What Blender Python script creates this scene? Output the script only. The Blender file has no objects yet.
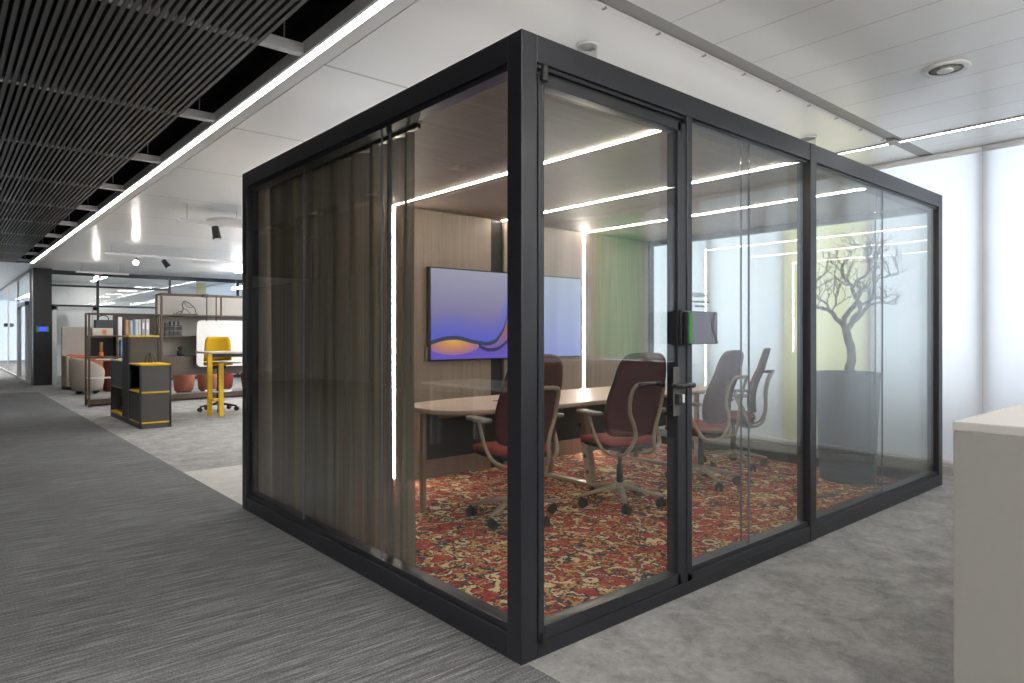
import bpy, bmesh, math, random
from mathutils import Vector, Matrix
PI = math.pi
S = bpy.context.scene
COL = S.collection
rnd = random.Random(7)

# ------------------------------------------------------------------ helpers
def B(): return bmesh.new()

def box(bm, x0, x1, y0, y1, z0, z1):
    v = [bm.verts.new(p) for p in ((x0,y0,z0),(x1,y0,z0),(x1,y1,z0),(x0,y1,z0),(x0,y0,z1),(x1,y0,z1),(x1,y1,z1),(x0,y1,z1))]
    for f in ((0,3,2,1),(4,5,6,7),(0,1,5,4),(1,2,6,5),(2,3,7,6),(3,0,4,7)):
        bm.faces.new([v[i] for i in f])
    return bm

def catmull(pts, n=6):
    P = [Vector(p) for p in pts]; out = []
    for i in range(len(P)-1):
        p0 = P[max(i-1,0)]; p1 = P[i]; p2 = P[i+1]; p3 = P[min(i+2,len(P)-1)]
        for k in range(n):
            t = k/n
            out.append(0.5*((2*p1)+(-p0+p2)*t+(2*p0-5*p1+4*p2-p3)*t*t+(-p0+3*p1-3*p2+p3)*t**3))
    out.append(P[-1]); return out

def tube(bm, pts, r, seg=8, flat=1.0, up=None):
    P = [Vector(p) for p in pts]; n = len(P)
    R = r if isinstance(r, (list, tuple)) else [r]*n
    if len(R) != n:
        R = [R[0]+(R[-1]-R[0])*i/(n-1) if len(R) == 2 else R[min(int(i*len(R)/n), len(R)-1)] for i in range(n)]
    rings = []; nrm = None
    for i in range(n):
        t = (P[min(i+1,n-1)]-P[max(i-1,0)])
        t = t.normalized() if t.length > 1e-9 else Vector((0,0,1))
        if nrm is None:
            a = Vector(up) if up else (Vector((0,0,1)) if abs(t.z) < .9 else Vector((1,0,0)))
            nrm = (a-t*a.dot(t)).normalized()
        else:
            nrm = nrm-t*nrm.dot(t)
            nrm = nrm.normalized() if nrm.length > 1e-6 else t.orthogonal().normalized()
        b = t.cross(nrm)
        rings.append([bm.verts.new(P[i]+nrm*(math.cos(2*PI*k/seg)*R[i]*flat)+b*(math.sin(2*PI*k/seg)*R[i])) for k in range(seg)])
    for i in range(n-1):
        for k in range(seg):
            bm.faces.new((rings[i][k], rings[i][(k+1)%seg], rings[i+1][(k+1)%seg], rings[i+1][k]))
    bm.faces.new(rings[0][::-1]); bm.faces.new(rings[-1])
    return bm

def lathe(bm, prof, c=(0,0,0), seg=32, cap=True):
    rings = []
    for r, z in prof:
        rings.append([bm.verts.new((c[0]+r*math.cos(2*PI*k/seg), c[1]+r*math.sin(2*PI*k/seg), c[2]+z)) for k in range(seg)])
    for i in range(len(rings)-1):
        for k in range(seg):
            bm.faces.new((rings[i][k], rings[i][(k+1)%seg], rings[i+1][(k+1)%seg], rings[i+1][k]))
    if cap:
        bm.faces.new(rings[0][::-1]); bm.faces.new(rings[-1])
    return bm

def cyl(bm, p0, p1, r, seg=16): return tube(bm, [p0, p1], r, seg)

def prism(bm, poly, a0, a1, axis='z'):
    def P(u, v, a): return {'z': (u,v,a), 'y': (u,a,v), 'x': (a,u,v)}[axis]
    lo = [bm.verts.new(P(u,v,a0)) for u, v in poly]; hi = [bm.verts.new(P(u,v,a1)) for u, v in poly]
    n = len(poly)
    for i in range(n): bm.faces.new((lo[i], lo[(i+1)%n], hi[(i+1)%n], hi[i]))
    bm.faces.new(lo[::-1]); bm.faces.new(hi)
    return bm

def rrect(x0, x1, y0, y1, r, n=6):
    o = []
    for cx, cy, a in ((x1-r,y1-r,0),(x0+r,y1-r,90),(x0+r,y0+r,180),(x1-r,y0+r,270)):
        for k in range(n+1):
            t = math.radians(a+90*k/n); o.append((cx+r*math.cos(t), cy+r*math.sin(t)))
    return o

def gridsurf(bm, fn, nu, nv, closeu=False):
    V = [[bm.verts.new(fn(i/nu, j/nv)) for j in range(nv+1)] for i in range(nu if closeu else nu+1)]
    m = len(V)
    for i in range(nu):
        for j in range(nv):
            bm.faces.new((V[i][j], V[(i+1)%m][j], V[(i+1)%m][j+1], V[i][j+1]))
    return V

def obj(name, bm, mat, parent=None, bevel=0, smooth=False, subsurf=0, solid=0):
    bmesh.ops.recalc_face_normals(bm, faces=bm.faces)
    me = bpy.data.meshes.new(name); bm.to_mesh(me); bm.free()
    o = bpy.data.objects.new(name, me); COL.objects.link(o)
    me.materials.append(mat)
    if smooth:
        for p in me.polygons: p.use_smooth = True
    if solid:
        m = o.modifiers.new('solid', 'SOLIDIFY'); m.thickness = solid; m.offset = 0
    if bevel:
        m = o.modifiers.new('bevel', 'BEVEL'); m.width = bevel; m.segments = 2; m.limit_method = 'ANGLE'; m.angle_limit = math.radians(40)
    if subsurf:
        m = o.modifiers.new('sub', 'SUBSURF'); m.levels = subsurf; m.render_levels = subsurf
    if parent: o.parent = parent
    return o

def bxo(name, x0, x1, y0, y1, z0, z1, mat, parent=None, bevel=0):
    return obj(name, box(B(), x0, x1, y0, y1, z0, z1), mat, parent, bevel)

def tag(o, label, cat, group=None):
    o['label'] = label; o['category'] = cat
    if group: o['group'] = group
    return o

def thing(name, label, cat, loc=(0,0,0), rz=0, group=None):
    o = bpy.data.objects.new(name, None); COL.objects.link(o)
    o.empty_display_size = .1
    o.location = loc; o.rotation_euler = (0,0,rz)
    return tag(o, label, cat, group)

def struct(o):
    o['kind'] = 'structure'; return o

def kids(o): return [c for c in bpy.data.objects if c.parent == o]
def dup(root, loc, rz, label):
    r = root.copy(); COL.objects.link(r); r.location = loc; r.rotation_euler = (0,0,rz); r['label'] = label
    for ch in kids(root):
        c = ch.copy(); COL.objects.link(c); c.parent = r
        for g in kids(ch):
            d = g.copy(); COL.objects.link(d); d.parent = c
    return r

# ------------------------------------------------------------------ materials
class N:
    def __init__(s, name):
        s.m = bpy.data.materials.new(name); s.m.use_nodes = True
        s.t = s.m.node_tree; s.t.nodes.clear()
        s.out = s.t.nodes.new('ShaderNodeOutputMaterial')
    def n(s, typ, **kw):
        x = s.t.nodes.new(typ)
        for k, v in kw.items():
            if k.startswith('i_'):
                key = k[2:]; key = int(key) if key.isdigit() else key
                x.inputs[key].default_value = v
            else: setattr(x, k, v)
        return x
    def l(s, a, b): s.t.links.new(a, b)
    def math(s, op, a, b=None, c=None, clamp=False):
        x = s.n('ShaderNodeMath', operation=op, use_clamp=clamp)
        for i, v in enumerate((a, b, c)):
            if v is None: continue
            if isinstance(v, (int, float)): x.inputs[i].default_value = v
            else: s.l(v, x.inputs[i])
        return x.outputs[0]
    def mix(s, f, a, b, typ='MIX'):
        x = s.n('ShaderNodeMix', data_type='RGBA', blend_type=typ)
        for i, v in ((0, f), (6, a), (7, b)):
            if isinstance(v, (int, float)): x.inputs[i].default_value = v
            elif isinstance(v, tuple): x.inputs[i].default_value = v if len(v) == 4 else (*v, 1)
            else: s.l(v, x.inputs[i])
        return x.outputs[2]
    def coord(s, scale=(1,1,1), rot=(0,0,0), kind='Object'):
        tc = s.n('ShaderNodeTexCoord'); mp = s.n('ShaderNodeMapping')
        mp.inputs['Scale'].default_value = scale; mp.inputs['Rotation'].default_value = rot
        s.l(tc.outputs[kind], mp.inputs[0]); return mp.outputs[0]
    def noise(s, vec, scale, detail=3, rough=.5, dist=0):
        x = s.n('ShaderNodeTexNoise'); s.l(vec, x.inputs['Vector'])
        x.inputs['Scale'].default_value = scale; x.inputs['Detail'].default_value = detail
        x.inputs['Roughness'].default_value = rough; x.inputs['Distortion'].default_value = dist
        return x
    def ramp(s, f, stops, interp='LINEAR'):
        x = s.n('ShaderNodeValToRGB'); cr = x.color_ramp; cr.interpolation = interp
        while len(cr.elements) > 1: cr.elements.remove(cr.elements[-1])
        for i, (p, c) in enumerate(stops):
            e = cr.elements[0] if i == 0 else cr.elements.new(p)
            e.position = p; e.color = (*c, 1) if len(c) == 3 else c
        s.l(f, x.inputs[0]); return x.outputs[0]
    def principled(s, color, rough=.5, metal=0, bump=None, bstr=.3, bdist=.005, spec=.5, coat=0):
        p = s.n('ShaderNodeBsdfPrincipled')
        if isinstance(color, tuple): p.inputs['Base Color'].default_value = (*color[:3], 1)
        else: s.l(color, p.inputs['Base Color'])
        if isinstance(rough, (int, float)): p.inputs['Roughness'].default_value = rough
        else: s.l(rough, p.inputs['Roughness'])
        p.inputs['Metallic'].default_value = metal
        p.inputs['Specular IOR Level'].default_value = spec
        p.inputs['Coat Weight'].default_value = coat
        if bump is not None:
            b = s.n('ShaderNodeBump'); b.inputs['Strength'].default_value = bstr; b.inputs['Distance'].default_value = bdist
            s.l(bump, b.inputs['Height']); s.l(b.outputs[0], p.inputs['Normal'])
        s.l(p.outputs[0], s.out.inputs[0]); return s.m

def plain(name, c, rough=.5, metal=0, var=.06, scale=20, bstr=.0, spec=.5):
    n = N(name); v = n.coord()
    nz = n.noise(v, scale, 3)
    lo = tuple(max(0, x*(1-var)) for x in c); hi = tuple(min(1, x*(1+var)) for x in c)
    col = n.mix(nz.outputs[0], lo, hi)
    return n.principled(col, rough, metal, nz.outputs[0] if bstr else None, bstr, spec=spec)

def fabric(name, c, var=.18, scale=260, rough=.9):
    n = N(name); v = n.coord()
    nz = n.noise(v, scale, 2); big = n.noise(v, 9, 3)
    f = n.math('ADD', n.math('MULTIPLY', nz.outputs[0], .7), n.math('MULTIPLY', big.outputs[0], .3))
    col = n.mix(f, tuple(x*(1-var) for x in c), tuple(min(1, x*(1+var)) for x in c))
    return n.principled(col, rough, 0, nz.outputs[0], .25, .002, spec=.2)

def wood(name, c0, c1, scale=(30,30,1.2), rough=.5):
    n = N(name); v = n.coord(scale)
    a = n.noise(v, 1.0, 5, .6, .3); b = n.noise(v, 4.0, 3)
    f = n.math('ADD', n.math('MULTIPLY', a.outputs[0], .75), n.math('MULTIPLY', b.outputs[0], .25))
    col = n.ramp(f, [(.3, c0), (.7, c1)])
    return n.principled(col, rough, 0, f, .08, .002)

def emit(name, c, s, var=.04):
    n = N(name); v = n.coord(); nz = n.noise(v, 3, 1)
    e = n.n('ShaderNodeEmission'); e.inputs[1].default_value = s
    n.l(n.mix(nz.outputs[0], tuple(x*(1-var) for x in c), c), e.inputs[0])
    n.l(e.outputs[0], n.out.inputs[0]); return n.m

def glassmat(name, tint=(.96,.975,.97), f0=.045, rough=.0):
    n = N(name)
    lw = n.n('ShaderNodeLayerWeight'); lw.inputs[0].default_value = .5
    p5 = n.math('POWER', lw.outputs['Facing'], 5.0)
    F = n.math('ADD', n.math('MULTIPLY', p5, 1-f0), f0, clamp=True)
    v = n.coord(); nz = n.noise(v, 1.5, 1)
    tr = n.n('ShaderNodeBsdfTransparent')
    n.l(n.mix(nz.outputs[0], tuple(x*.995 for x in tint), tint), tr.inputs[0])
    gl = n.n('ShaderNodeBsdfGlossy'); gl.inputs['Roughness'].default_value = rough
    mx = n.n('ShaderNodeMixShader')
    n.l(F, mx.inputs[0]); n.l(tr.outputs[0], mx.inputs[1]); n.l(gl.outputs[0], mx.inputs[2])
    n.l(mx.outputs[0], n.out.inputs[0]); return n.m

def clothtrans(name, c, t, d=.5, fold=False, see=0.0, scale=400):
    """cloth that lets light through: diffuse + translucent (+ a little see-through weave)"""
    n = N(name); v = n.coord((1,1,1)); nz = n.noise(v, scale, 2)
    col = n.mix(nz.outputs[0], tuple(x*.93 for x in c), c)
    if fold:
        st = n.noise(n.coord((38,38,.25)), 1, 3, .6)  # two-tone yarn streaks, darkened in the colour to imitate fold shade
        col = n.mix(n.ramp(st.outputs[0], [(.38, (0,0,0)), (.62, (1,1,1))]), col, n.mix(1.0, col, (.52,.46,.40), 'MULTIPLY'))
    df = n.n('ShaderNodeBsdfDiffuse'); tl = n.n('ShaderNodeBsdfTranslucent')
    n.l(col, df.inputs[0]); n.l(n.mix(1.0, col, tuple(t), 'MULTIPLY'), tl.inputs[0])
    mx = n.n('ShaderNodeMixShader'); mx.inputs[0].default_value = d
    n.l(df.outputs[0], mx.inputs[1]); n.l(tl.outputs[0], mx.inputs[2])
    o = mx.outputs[0]
    if see and fold:
        tr = n.n('ShaderNodeBsdfTransparent'); m2 = n.n('ShaderNodeMixShader'); lw = n.n('ShaderNodeLayerWeight'); lw.inputs[0].default_value = .5
        f = n.math('MULTIPLY', n.math('POWER', n.math('SUBTRACT', 1.0, lw.outputs['Facing']), 1.6), see, clamp=True)
        n.l(f, m2.inputs[0]); n.l(o, m2.inputs[1]); n.l(tr.outputs[0], m2.inputs[2]); o = m2.outputs[0]
    elif see:
        tr = n.n('ShaderNodeBsdfTransparent'); m2 = n.n('ShaderNodeMixShader')
        f = n.math('MULTIPLY', n.math('ADD', nz.outputs[0], .5), see, clamp=True)
        n.l(f, m2.inputs[0]); n.l(o, m2.inputs[1]); n.l(tr.outputs[0], m2.inputs[2]); o = m2.outputs[0]
    n.l(o, n.out.inputs[0]); return n.m

def mat_dark_carpet():
    n = N('dark_streaked_carpet')
    v = n.coord((2.0, 60, 1)); a = n.noise(v, 1, 3, .6)
    v2 = n.coord((7, 170, 1)); b = n.noise(v2, 1, 2, .6)
    v3 = n.coord((1,1,1)); g = n.noise(v3, 120, 4, .85); big = n.noise(v3, .8, 2)
    f = n.math('ADD', n.math('MULTIPLY', a.outputs[0], .55), n.math('MULTIPLY', b.outputs[0], .45))
    f = n.math('ADD', n.math('MULTIPLY', f, .52), n.math('MULTIPLY', g.outputs[0], .44))
    f = n.math('ADD', f, n.math('MULTIPLY', big.outputs[0], .06))
    col = n.ramp(f, [(.37, (.024,.0245,.026)), (.5, (.100,.101,.104)), (.64, (.30,.302,.308))])
    return n.principled(col, .95, 0, g.outputs[0], .5, .004, spec=.15)

def mat_light_carpet():
    n = N('light_mottled_carpet')
    v = n.coord(); a = n.noise(v, 4.5, 5, .65, .4); b = n.noise(v, 22, 4, .7, .6); g = n.noise(v, 240, 2)
    f = n.math('ADD', n.math('MULTIPLY', a.outputs[0], .45), n.math('MULTIPLY', b.outputs[0], .3))
    f = n.math('ADD', f, n.math('MULTIPLY', g.outputs[0], .25))
    col = n.ramp(f, [(.32, (.12,.118,.116)), (.5, (.25,.246,.243)), (.68, (.40,.395,.39))])
    return n.principled(col, .95, 0, g.outputs[0], .4, .004, spec=.15)

def mat_pale_carpet():
    n = N('pale_carpet_tiles'); v = n.coord(); a = n.noise(v, 6, 4, .6); g = n.noise(v, 260, 2)
    f = n.math('ADD', n.math('MULTIPLY', a.outputs[0], .5), n.math('MULTIPLY', g.outputs[0], .5))
    col = n.ramp(f, [(.3, (.36,.35,.335)), (.7, (.53,.52,.50))])
    return n.principled(col, .95, 0, g.outputs[0], .3, .004, spec=.15)

def mat_rug():
    n = N('oriental_pattern_carpet')
    v0 = n.coord((1,1,1), (0,0,.12))
    sn = n.n('ShaderNodeVectorMath', operation='SNAP'); n.l(v0, sn.inputs[0]); sn.inputs[1].default_value = (.011,.011,1)
    v = sn.outputs[0]
    def warp(amp, sc):
        w = n.noise(v, sc, 2, .5); vm = n.n('ShaderNodeVectorMath', operation='MULTIPLY_ADD')
        n.l(w.outputs['Color'], vm.inputs[0]); vm.inputs[1].default_value = (amp,amp,0); n.l(v, vm.inputs[2]); return vm.outputs[0]
    def vor(vec, sc, rn=1.0, dist='EUCLIDEAN'):
        x = n.n('ShaderNodeTexVoronoi', feature='F1', distance=dist); x.inputs['Scale'].default_value = sc; x.inputs['Randomness'].default_value = rn
        n.l(vec, x.inputs['Vector']); sp = n.n('ShaderNodeSeparateColor'); n.l(x.outputs['Color'], sp.inputs[0]); return x.outputs['Distance'], sp.outputs
    def offs(vec, o):
        x = n.n('ShaderNodeVectorMath', operation='ADD'); n.l(vec, x.inputs[0]); x.inputs[1].default_value = o; return x.outputs[0]
    def band(vec, sc, c, wd, det=2):
        q = n.noise(vec, sc, det, .5).outputs[0]
        return n.math('LESS_THAN', n.math('ABSOLUTE', n.math('SUBTRACT', q, c)), wd)
    red, dred, cream, navy, gold, rose = (.42,.042,.036), (.22,.026,.025), (.80,.62,.37), (.032,.036,.066), (.62,.32,.10), (.46,.10,.075)
    f = n.noise(warp(.2,3), 2.6, 3, .55).outputs[0]
    c = n.ramp(f, [(0, navy), (.36, dred), (.43, red), (.60, rose), (.665, cream), (.74, gold)], 'CONSTANT')
    # cloud bands with dark outlines
    wv = warp(.12, 7)
    c = n.mix(band(wv, 4.6, .5, .040), c, navy); c = n.mix(band(wv, 4.6, .5, .024), c, cream)
    wv2 = offs(warp(.10, 9), (3.1,7.7,0))
    c = n.mix(band(wv2, 7.5, .52, .045), c, navy); c = n.mix(band(wv2, 7.5, .535, .022), c, gold)
    # large rosettes, ringed
    d, q = vor(warp(.07, 8), 5.2, .85)
    k = n.math('GREATER_THAN', q[2], .45)
    ringc = n.ramp(d, [(0, cream), (.08, red), (.17, navy), (.22, cream), (.30, navy), (.335, red)], 'CONSTANT')
    c = n.mix(n.math('MULTIPLY', k, n.math('LESS_THAN', d, .335)), c, ringc)
    # small leaves and flowers
    d, q = vor(offs(warp(.06, 14), (1.7,.3,0)), 15, .9, 'MANHATTAN')
    k = n.math('MULTIPLY', n.math('GREATER_THAN', q[2], .38), n.math('LESS_THAN', d, .52))
    fc = n.ramp(q[0], [(0, cream), (.20, navy), (.44, gold), (.53, red), (.80, cream), (.90, navy)], 'CONSTANT')
    c = n.mix(k, c, fc)
    c = n.mix(n.math('MULTIPLY', k, n.math('LESS_THAN', d, .2)), c, n.ramp(q[1], [(0, red), (.35, navy), (.65, cream), (.85, dred)], 'CONSTANT'))
    # worn patches and pile grain
    wr = n.ramp(n.noise(v, 26, 4, .7).outputs[0], [(.52, (0,0,0)), (.68, (.7,.7,.7))])
    c = n.mix(wr, c, n.mix(n.noise(v, 9, 2).outputs[0], dred, cream))
    g = n.noise(v0, 420, 1)
    c = n.mix(n.math('MULTIPLY', g.outputs[0], .22), c, (.02,.015,.012))
    return n.principled(c, .95, 0, g.outputs[0], .3, .003, spec=.1)

def mat_planks(name, axis, pitch, c, rough=.32, offset=0.0, groove=.012, dim=.55):
    n = N(name); tc = n.n('ShaderNodeTexCoord'); sp = n.n('ShaderNodeSeparateXYZ'); n.l(tc.outputs['Object'], sp.inputs[0])
    u = n.math('DIVIDE', n.math('SUBTRACT', sp.outputs[axis], offset), pitch)
    fr = n.math('FRACT', u); g = n.math('LESS_THAN', fr, groove/pitch)
    cell = n.math('FLOOR', u)
    wn = n.n('ShaderNodeTexWhiteNoise', noise_dimensions='1D'); n.l(cell, wn.inputs['W'])
    col = n.mix(wn.outputs[0], tuple(x*.95 for x in c), c)
    col = n.mix(g, col, tuple(x*dim for x in c))
    vv = n.n('ShaderNodeTexVoronoi'); vv.inputs['Scale'].default_value = 160; vv.inputs['Randomness'].default_value = 0
    n.l(tc.outputs['Object'], vv.inputs['Vector'])
    hole = n.math('LESS_THAN', vv.outputs['Distance'], .22)
    col = n.mix(n.math('MULTIPLY', hole, .25), col, (.2,.2,.2))
    return n.principled(col, rough, 0, n.math('SUBTRACT', 1.0, g), .4, .004)

def mat_screen():
    n = N('wave_wallpaper_screen'); tc = n.n('ShaderNodeTexCoord'); sp = n.n('ShaderNodeSeparateXYZ'); n.l(tc.outputs['Object'], sp.inputs[0])
    u = n.math('DIVIDE', n.math('SUBTRACT', sp.outputs[0], 1.595), 1.93); v = n.math('DIVIDE', n.math('SUBTRACT', sp.outputs[2], 1.07), .83)
    def curve(pts):
        x = n.n('ShaderNodeFloatCurve'); cv = x.mapping.curves[0]
        for i, (a, b) in enumerate(pts):
            if i == 0: cv.points[0].location = (a, b)
            elif i == len(pts)-1: cv.points[-1].location = (a, b)
            else: cv.points.new(a, b)
        x.mapping.update(); n.l(u, x.inputs[1]); return x.outputs[0]
    c1 = curve([(0,.20),(.13,.255),(.26,.205),(.35,.19),(.42,.30),(.47,.60),(.52,1.0),(1,1.0)])
    c2 = curve([(0,.19),(.13,.24),(.26,.17),(.36,.11),(.45,.19),(.52,.5),(.58,1.0),(1,1.0)])
    top = n.ramp(v, [(0, (.15,.10,.42)), (.25, (.23,.18,.46)), (.55, (.33,.28,.48)), (1, (.48,.46,.58))])
    blue = n.math('SUBTRACT', 1.0, n.math('MULTIPLY', n.math('ABSOLUTE', n.math('SUBTRACT', v, c1)), 3.2), clamp=True)
    top = n.mix(n.math('MULTIPLY', blue, .55), top, (.10,.16,.95))
    hx = n.math('DIVIDE', n.math('SUBTRACT', u, .13), .17); hy = n.math('DIVIDE', n.math('SUBTRACT', v, .20), .15)
    hd = n.math('SQRT', n.math('ADD', n.math('MULTIPLY', hx, hx), n.math('MULTIPLY', hy, hy)))
    bot = n.ramp(hd, [(0, (.95,.50,.13)), (.55, (.72,.30,.18)), (1, (.38,.20,.42)), (1.0, (.20,.13,.62))])
    mid = n.ramp(v, [(0, (.16,.13,.70)), (.35, (.42,.20,.16)), (.7, (.10,.20,.85))])
    c = n.mix(n.math('LESS_THAN', v, c1), top, mid)
    c = n.mix(n.math('LESS_THAN', v, c2), c, bot)
    d1 = n.math('ABSOLUTE', n.math('SUBTRACT', v, n.math('SUBTRACT', c1, .015)))
    c = n.mix(n.math('LESS_THAN', d1, .022), c, (.07,.08,.14))
    d2 = n.math('ABSOLUTE', n.math('SUBTRACT', v, n.math('SUBTRACT', c2, .01)))
    c = n.mix(n.math('MULTIPLY', n.math('LESS_THAN', d2, .02), n.math('GREATER_THAN', u, .28)), c, (.06,.06,.15))
    right = n.ramp(v, [(0, (.26,.28,.68)), (.5, (.34,.38,.62)), (1, (.44,.48,.60))])
    c = n.mix(n.math('GREATER_THAN', u, .58), c, right)
    e = n.n('ShaderNodeEmission'); n.l(c, e.inputs[0]); e.inputs[1].default_value = .50
    n.l(e.outputs[0], n.out.inputs[0]); return n.m

M = {}
M['frame'] = plain('black_anodised_frame', (.015,.0155,.020), .36, .0, .1, 30)
M['black'] = plain('black_plastic', (.012,.012,.013), .45)
M['soft_black'] = plain('black_rubber', (.016,.016,.017), .7)
M['glass'] = glassmat('clear_glazing', f0=.05)
M['glass_tube'] = glassmat('tube_glass', (.97,.98,.98), .05)
M['glass_far'] = glassmat('partition_glass', (.93,.95,.95), .05)
M['wood_wall'] = wood('vertical_walnut', (.26,.205,.168), (.39,.325,.275), (34,34,1.0), .45)
M['wood_ceil'] = wood('grey_walnut_ceiling', (.16,.125,.108), (.26,.21,.182), (1.3,40,20), .6)
M['dark_gap'] = plain('dark_recess', (.012,.011,.011), .6)
M['dark_wood'] = wood('dark_walnut', (.05,.036,.028), (.09,.066,.05), (1,30,30), .5)
M['sill'] = plain('taupe_sill', (.19,.165,.145), .6)
M['rug'] = mat_rug()
M['carpet_dark'] = mat_dark_carpet(); M['carpet_light'] = mat_light_carpet(); M['carpet_pale'] = mat_pale_carpet()
M['panel_left'] = mat_planks('white_metal_panels', 1, 1.7, (.88,.88,.87), .28, 2.0-1.7*8, .022)
M['panel_right'] = mat_planks('white_metal_boards', 0, .42, (.87,.87,.865), .3, 2.977-.42*12, .008, .6)
M['white'] = plain('white_paint', (.80,.80,.79), .6, 0, .03)
M['offwhite'] = plain('off_white_paint', (.66,.66,.65), .6, 0, .03)
M['front_wall'] = plain('taupe_front_wall', (.20,.185,.17), .7, 0, .05, 3)
M['grey_wall'] = plain('mid_grey_paint', (.045,.045,.047), .7, 0, .05, 3)
M['void'] = plain('black_ceiling_void', (.012,.012,.012), .9)
M['slat'] = plain('charcoal_aluminium_slats', (.10,.097,.095), .4, .1, .1, 5)
M['alu'] = plain('light_aluminium', (.70,.70,.71), .45, .2)
M['grey_rail'] = plain('grey_channel', (.30,.295,.285), .5)
M['led'] = emit('white_linear_led', (1,.97,.93), 24)
M['led_right'] = emit('white_linear_led_window_side', (1,.98,.95), 14)
M['led_warm'] = emit('warm_linear_led', (1,.85,.72), 66)
M['added_uplight_front'] = emit('added_pendant_glow_front', (1,.97,.93), 80)
M['added_uplight'] = emit('added_pendant_glow', (1,.97,.93), 22)
M['added_panel_led'] = emit('added_panel_glow', (1,.97,.93), 26)
M['led_warm2'] = emit('warm_wall_led', (1,.87,.76), 70)
M['added_roof_glow'] = emit('added_roof_light_glow', (1,.97,.93), 1.05)
M['lamp'] = emit('lamp_glow', (1,.96,.9), 60)
M['downglow'] = emit('recessed_lamp_glow', (1,.95,.88), 70)
M['blind'] = clothtrans('white_blind_fabric', (.93,.94,.96), (.93,.95,.98), .62)
M['blind_yellow'] = clothtrans('yellow_blind_fabric', (.92,.88,.62), (1,.98,.84), .62)
M['blind_green'] = clothtrans('green_blind_fabric', (.36,.70,.44), (.85,1,.88), .62)
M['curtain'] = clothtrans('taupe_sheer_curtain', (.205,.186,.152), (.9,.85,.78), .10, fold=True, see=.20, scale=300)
M['bronze'] = plain('warm_taupe_metal', (.33,.245,.185), .45, .1)
M['bronze_dark'] = plain('bronze_shelf_metal', (.085,.062,.045), .45, .5)
M['maroon'] = fabric('maroon_mesh_back', (.095,.030,.034), .08)
M['seat_red'] = fabric('brick_red_seat', (.26,.055,.05))
M['tabletop'] = wood('pale_oak_top', (.50,.39,.30), (.62,.50,.40), (2,40,30), .38)
M['table_edge'] = plain('tabletop_edge', (.42,.36,.31), .5)
M['modesty'] = plain('charcoal_modesty_panel', (.055,.06,.064), .6)
M['planter'] = plain('blue_grey_planter', (.048,.060,.092), .6, 0, .1, 8)
M['soil'] = plain('dark_soil', (.03,.022,.017), .95, 0, .4, 60, .5)
M['bark'] = plain('grey_brown_bark', (.060,.053,.058), .8, 0, .3, 40, .4)
M['counter'] = plain('warm_grey_stone_laminate', (.195,.185,.172), .55, 0, .035, 45)
M['counter_top'] = plain('pale_stone_top', (.35,.335,.315), .45, 0, .05, 12)
M['screen'] = mat_screen()
M['panel_grey'] = plain('grey_glass_screen', (.13,.135,.17), .15)
M['panel_dim'] = plain('dark_grey_wave', (.075,.07,.075), .2)
M['green_led'] = emit('green_status_light', (.10,.75,.04), .22)
M['blue_screen'] = emit('blue_status_screen', (.10,.13,1), .5)
M['white_px'] = emit('white_screen_text', (.5,.55,1), 1.0)
M['ink'] = plain('grey_vinyl_lettering', (.12,.14,.17), .6)
M['charcoal'] = plain('charcoal_laminate', (.062,.058,.055), .55)
M['felt'] = fabric('grey_felt', (.10,.098,.096))
M['yellow'] = plain('signal_yellow', (.72,.45,.01), .45, 0, .04)
M['yellow_dark'] = fabric('mustard_shell', (.47,.29,.012), .06)
M['salmon'] = fabric('salmon_upholstery', (.42,.155,.105)); M['brick'] = fabric('brick_upholstery', (.22,.045,.035)); M['terracotta'] = fabric('terracotta_upholstery', (.25,.075,.05))
M['beige'] = fabric('beige_upholstery', (.40,.355,.305)); M['greige'] = fabric('greige_felt_panel', (.40,.365,.335))
M['board'] = plain('whiteboard_surface', (.60,.595,.575), .35, 0, .02)
M['shelf_back'] = plain('light_back_panel', (.42,.40,.375), .6)
M['orange'] = plain('orange_accent', (.65,.16,.02), .4)
M['cream'] = fabric('cream_box', (.55,.49,.43))
M['wire'] = plain('black_wire', (.02,.02,.02), .5)
M['leaf'] = plain('dark_green_leaf', (.03,.06,.02), .6)
M['translucent_disc'] = plain('white_disc', (.70,.70,.69), .35)

# ------------------------------------------------------------------ room shell
ZC = 3.0; XW = 5.40
def quads(name, rects, z, mat, flip=False):
    bm = B()
    for x0, x1, y0, y1 in rects:
        box(bm, x0, x1, y0, y1, z-.02 if not flip else z, z if not flip else z+.02)
    return struct(obj(name, bm, mat))
quads('floor', [(.03,8,4.86,40),(.03,8,-7,4.86-4.86+.0),(.03,8,0,.1),(-8,.03,16.6,40),(4.8,8,.1,4.86)], 0, M['carpet_light'])
quads('floor_corridor', [(-8,.03,-7,16.6)], 0, M['carpet_dark'])
quads('floor_lounge', [(.03,4.8,3.0,4.86),(.03,4.8,.1,3.0)], 0, M['carpet_pale'])
quads('ceiling', [(.124,8,.36,40),(-8,.124,17.8,40)], ZC, M['panel_left'], True)
quads('ceiling_side_bay', [(-8,-2.44,-7,17.8)], ZC, M['charcoal'], True)
quads('ceiling_boards', [(.124,8,-7,.24)], ZC, M['panel_right'], True)
struct(obj('ceiling_void', box(box(box(box(B(), -8, 8, -7.1, 40.1, 3.35, 3.4),   .114, .12, -7, 17.8, 3.012, 3.35), -2.46, -2.44, -7, 17.8, 3.02, 3.35), -2.44, .12, 17.8, 17.82, 3.02, 3.35), M['void']))
bm = B(); x = -.31
while x > -2.15:
    box(bm, x-.0225, x, -6.9, 17.6, 2.992, 3.034); x -= .0425
struct(obj('ceiling_slats', bm, M['slat']))
k = 1
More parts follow.
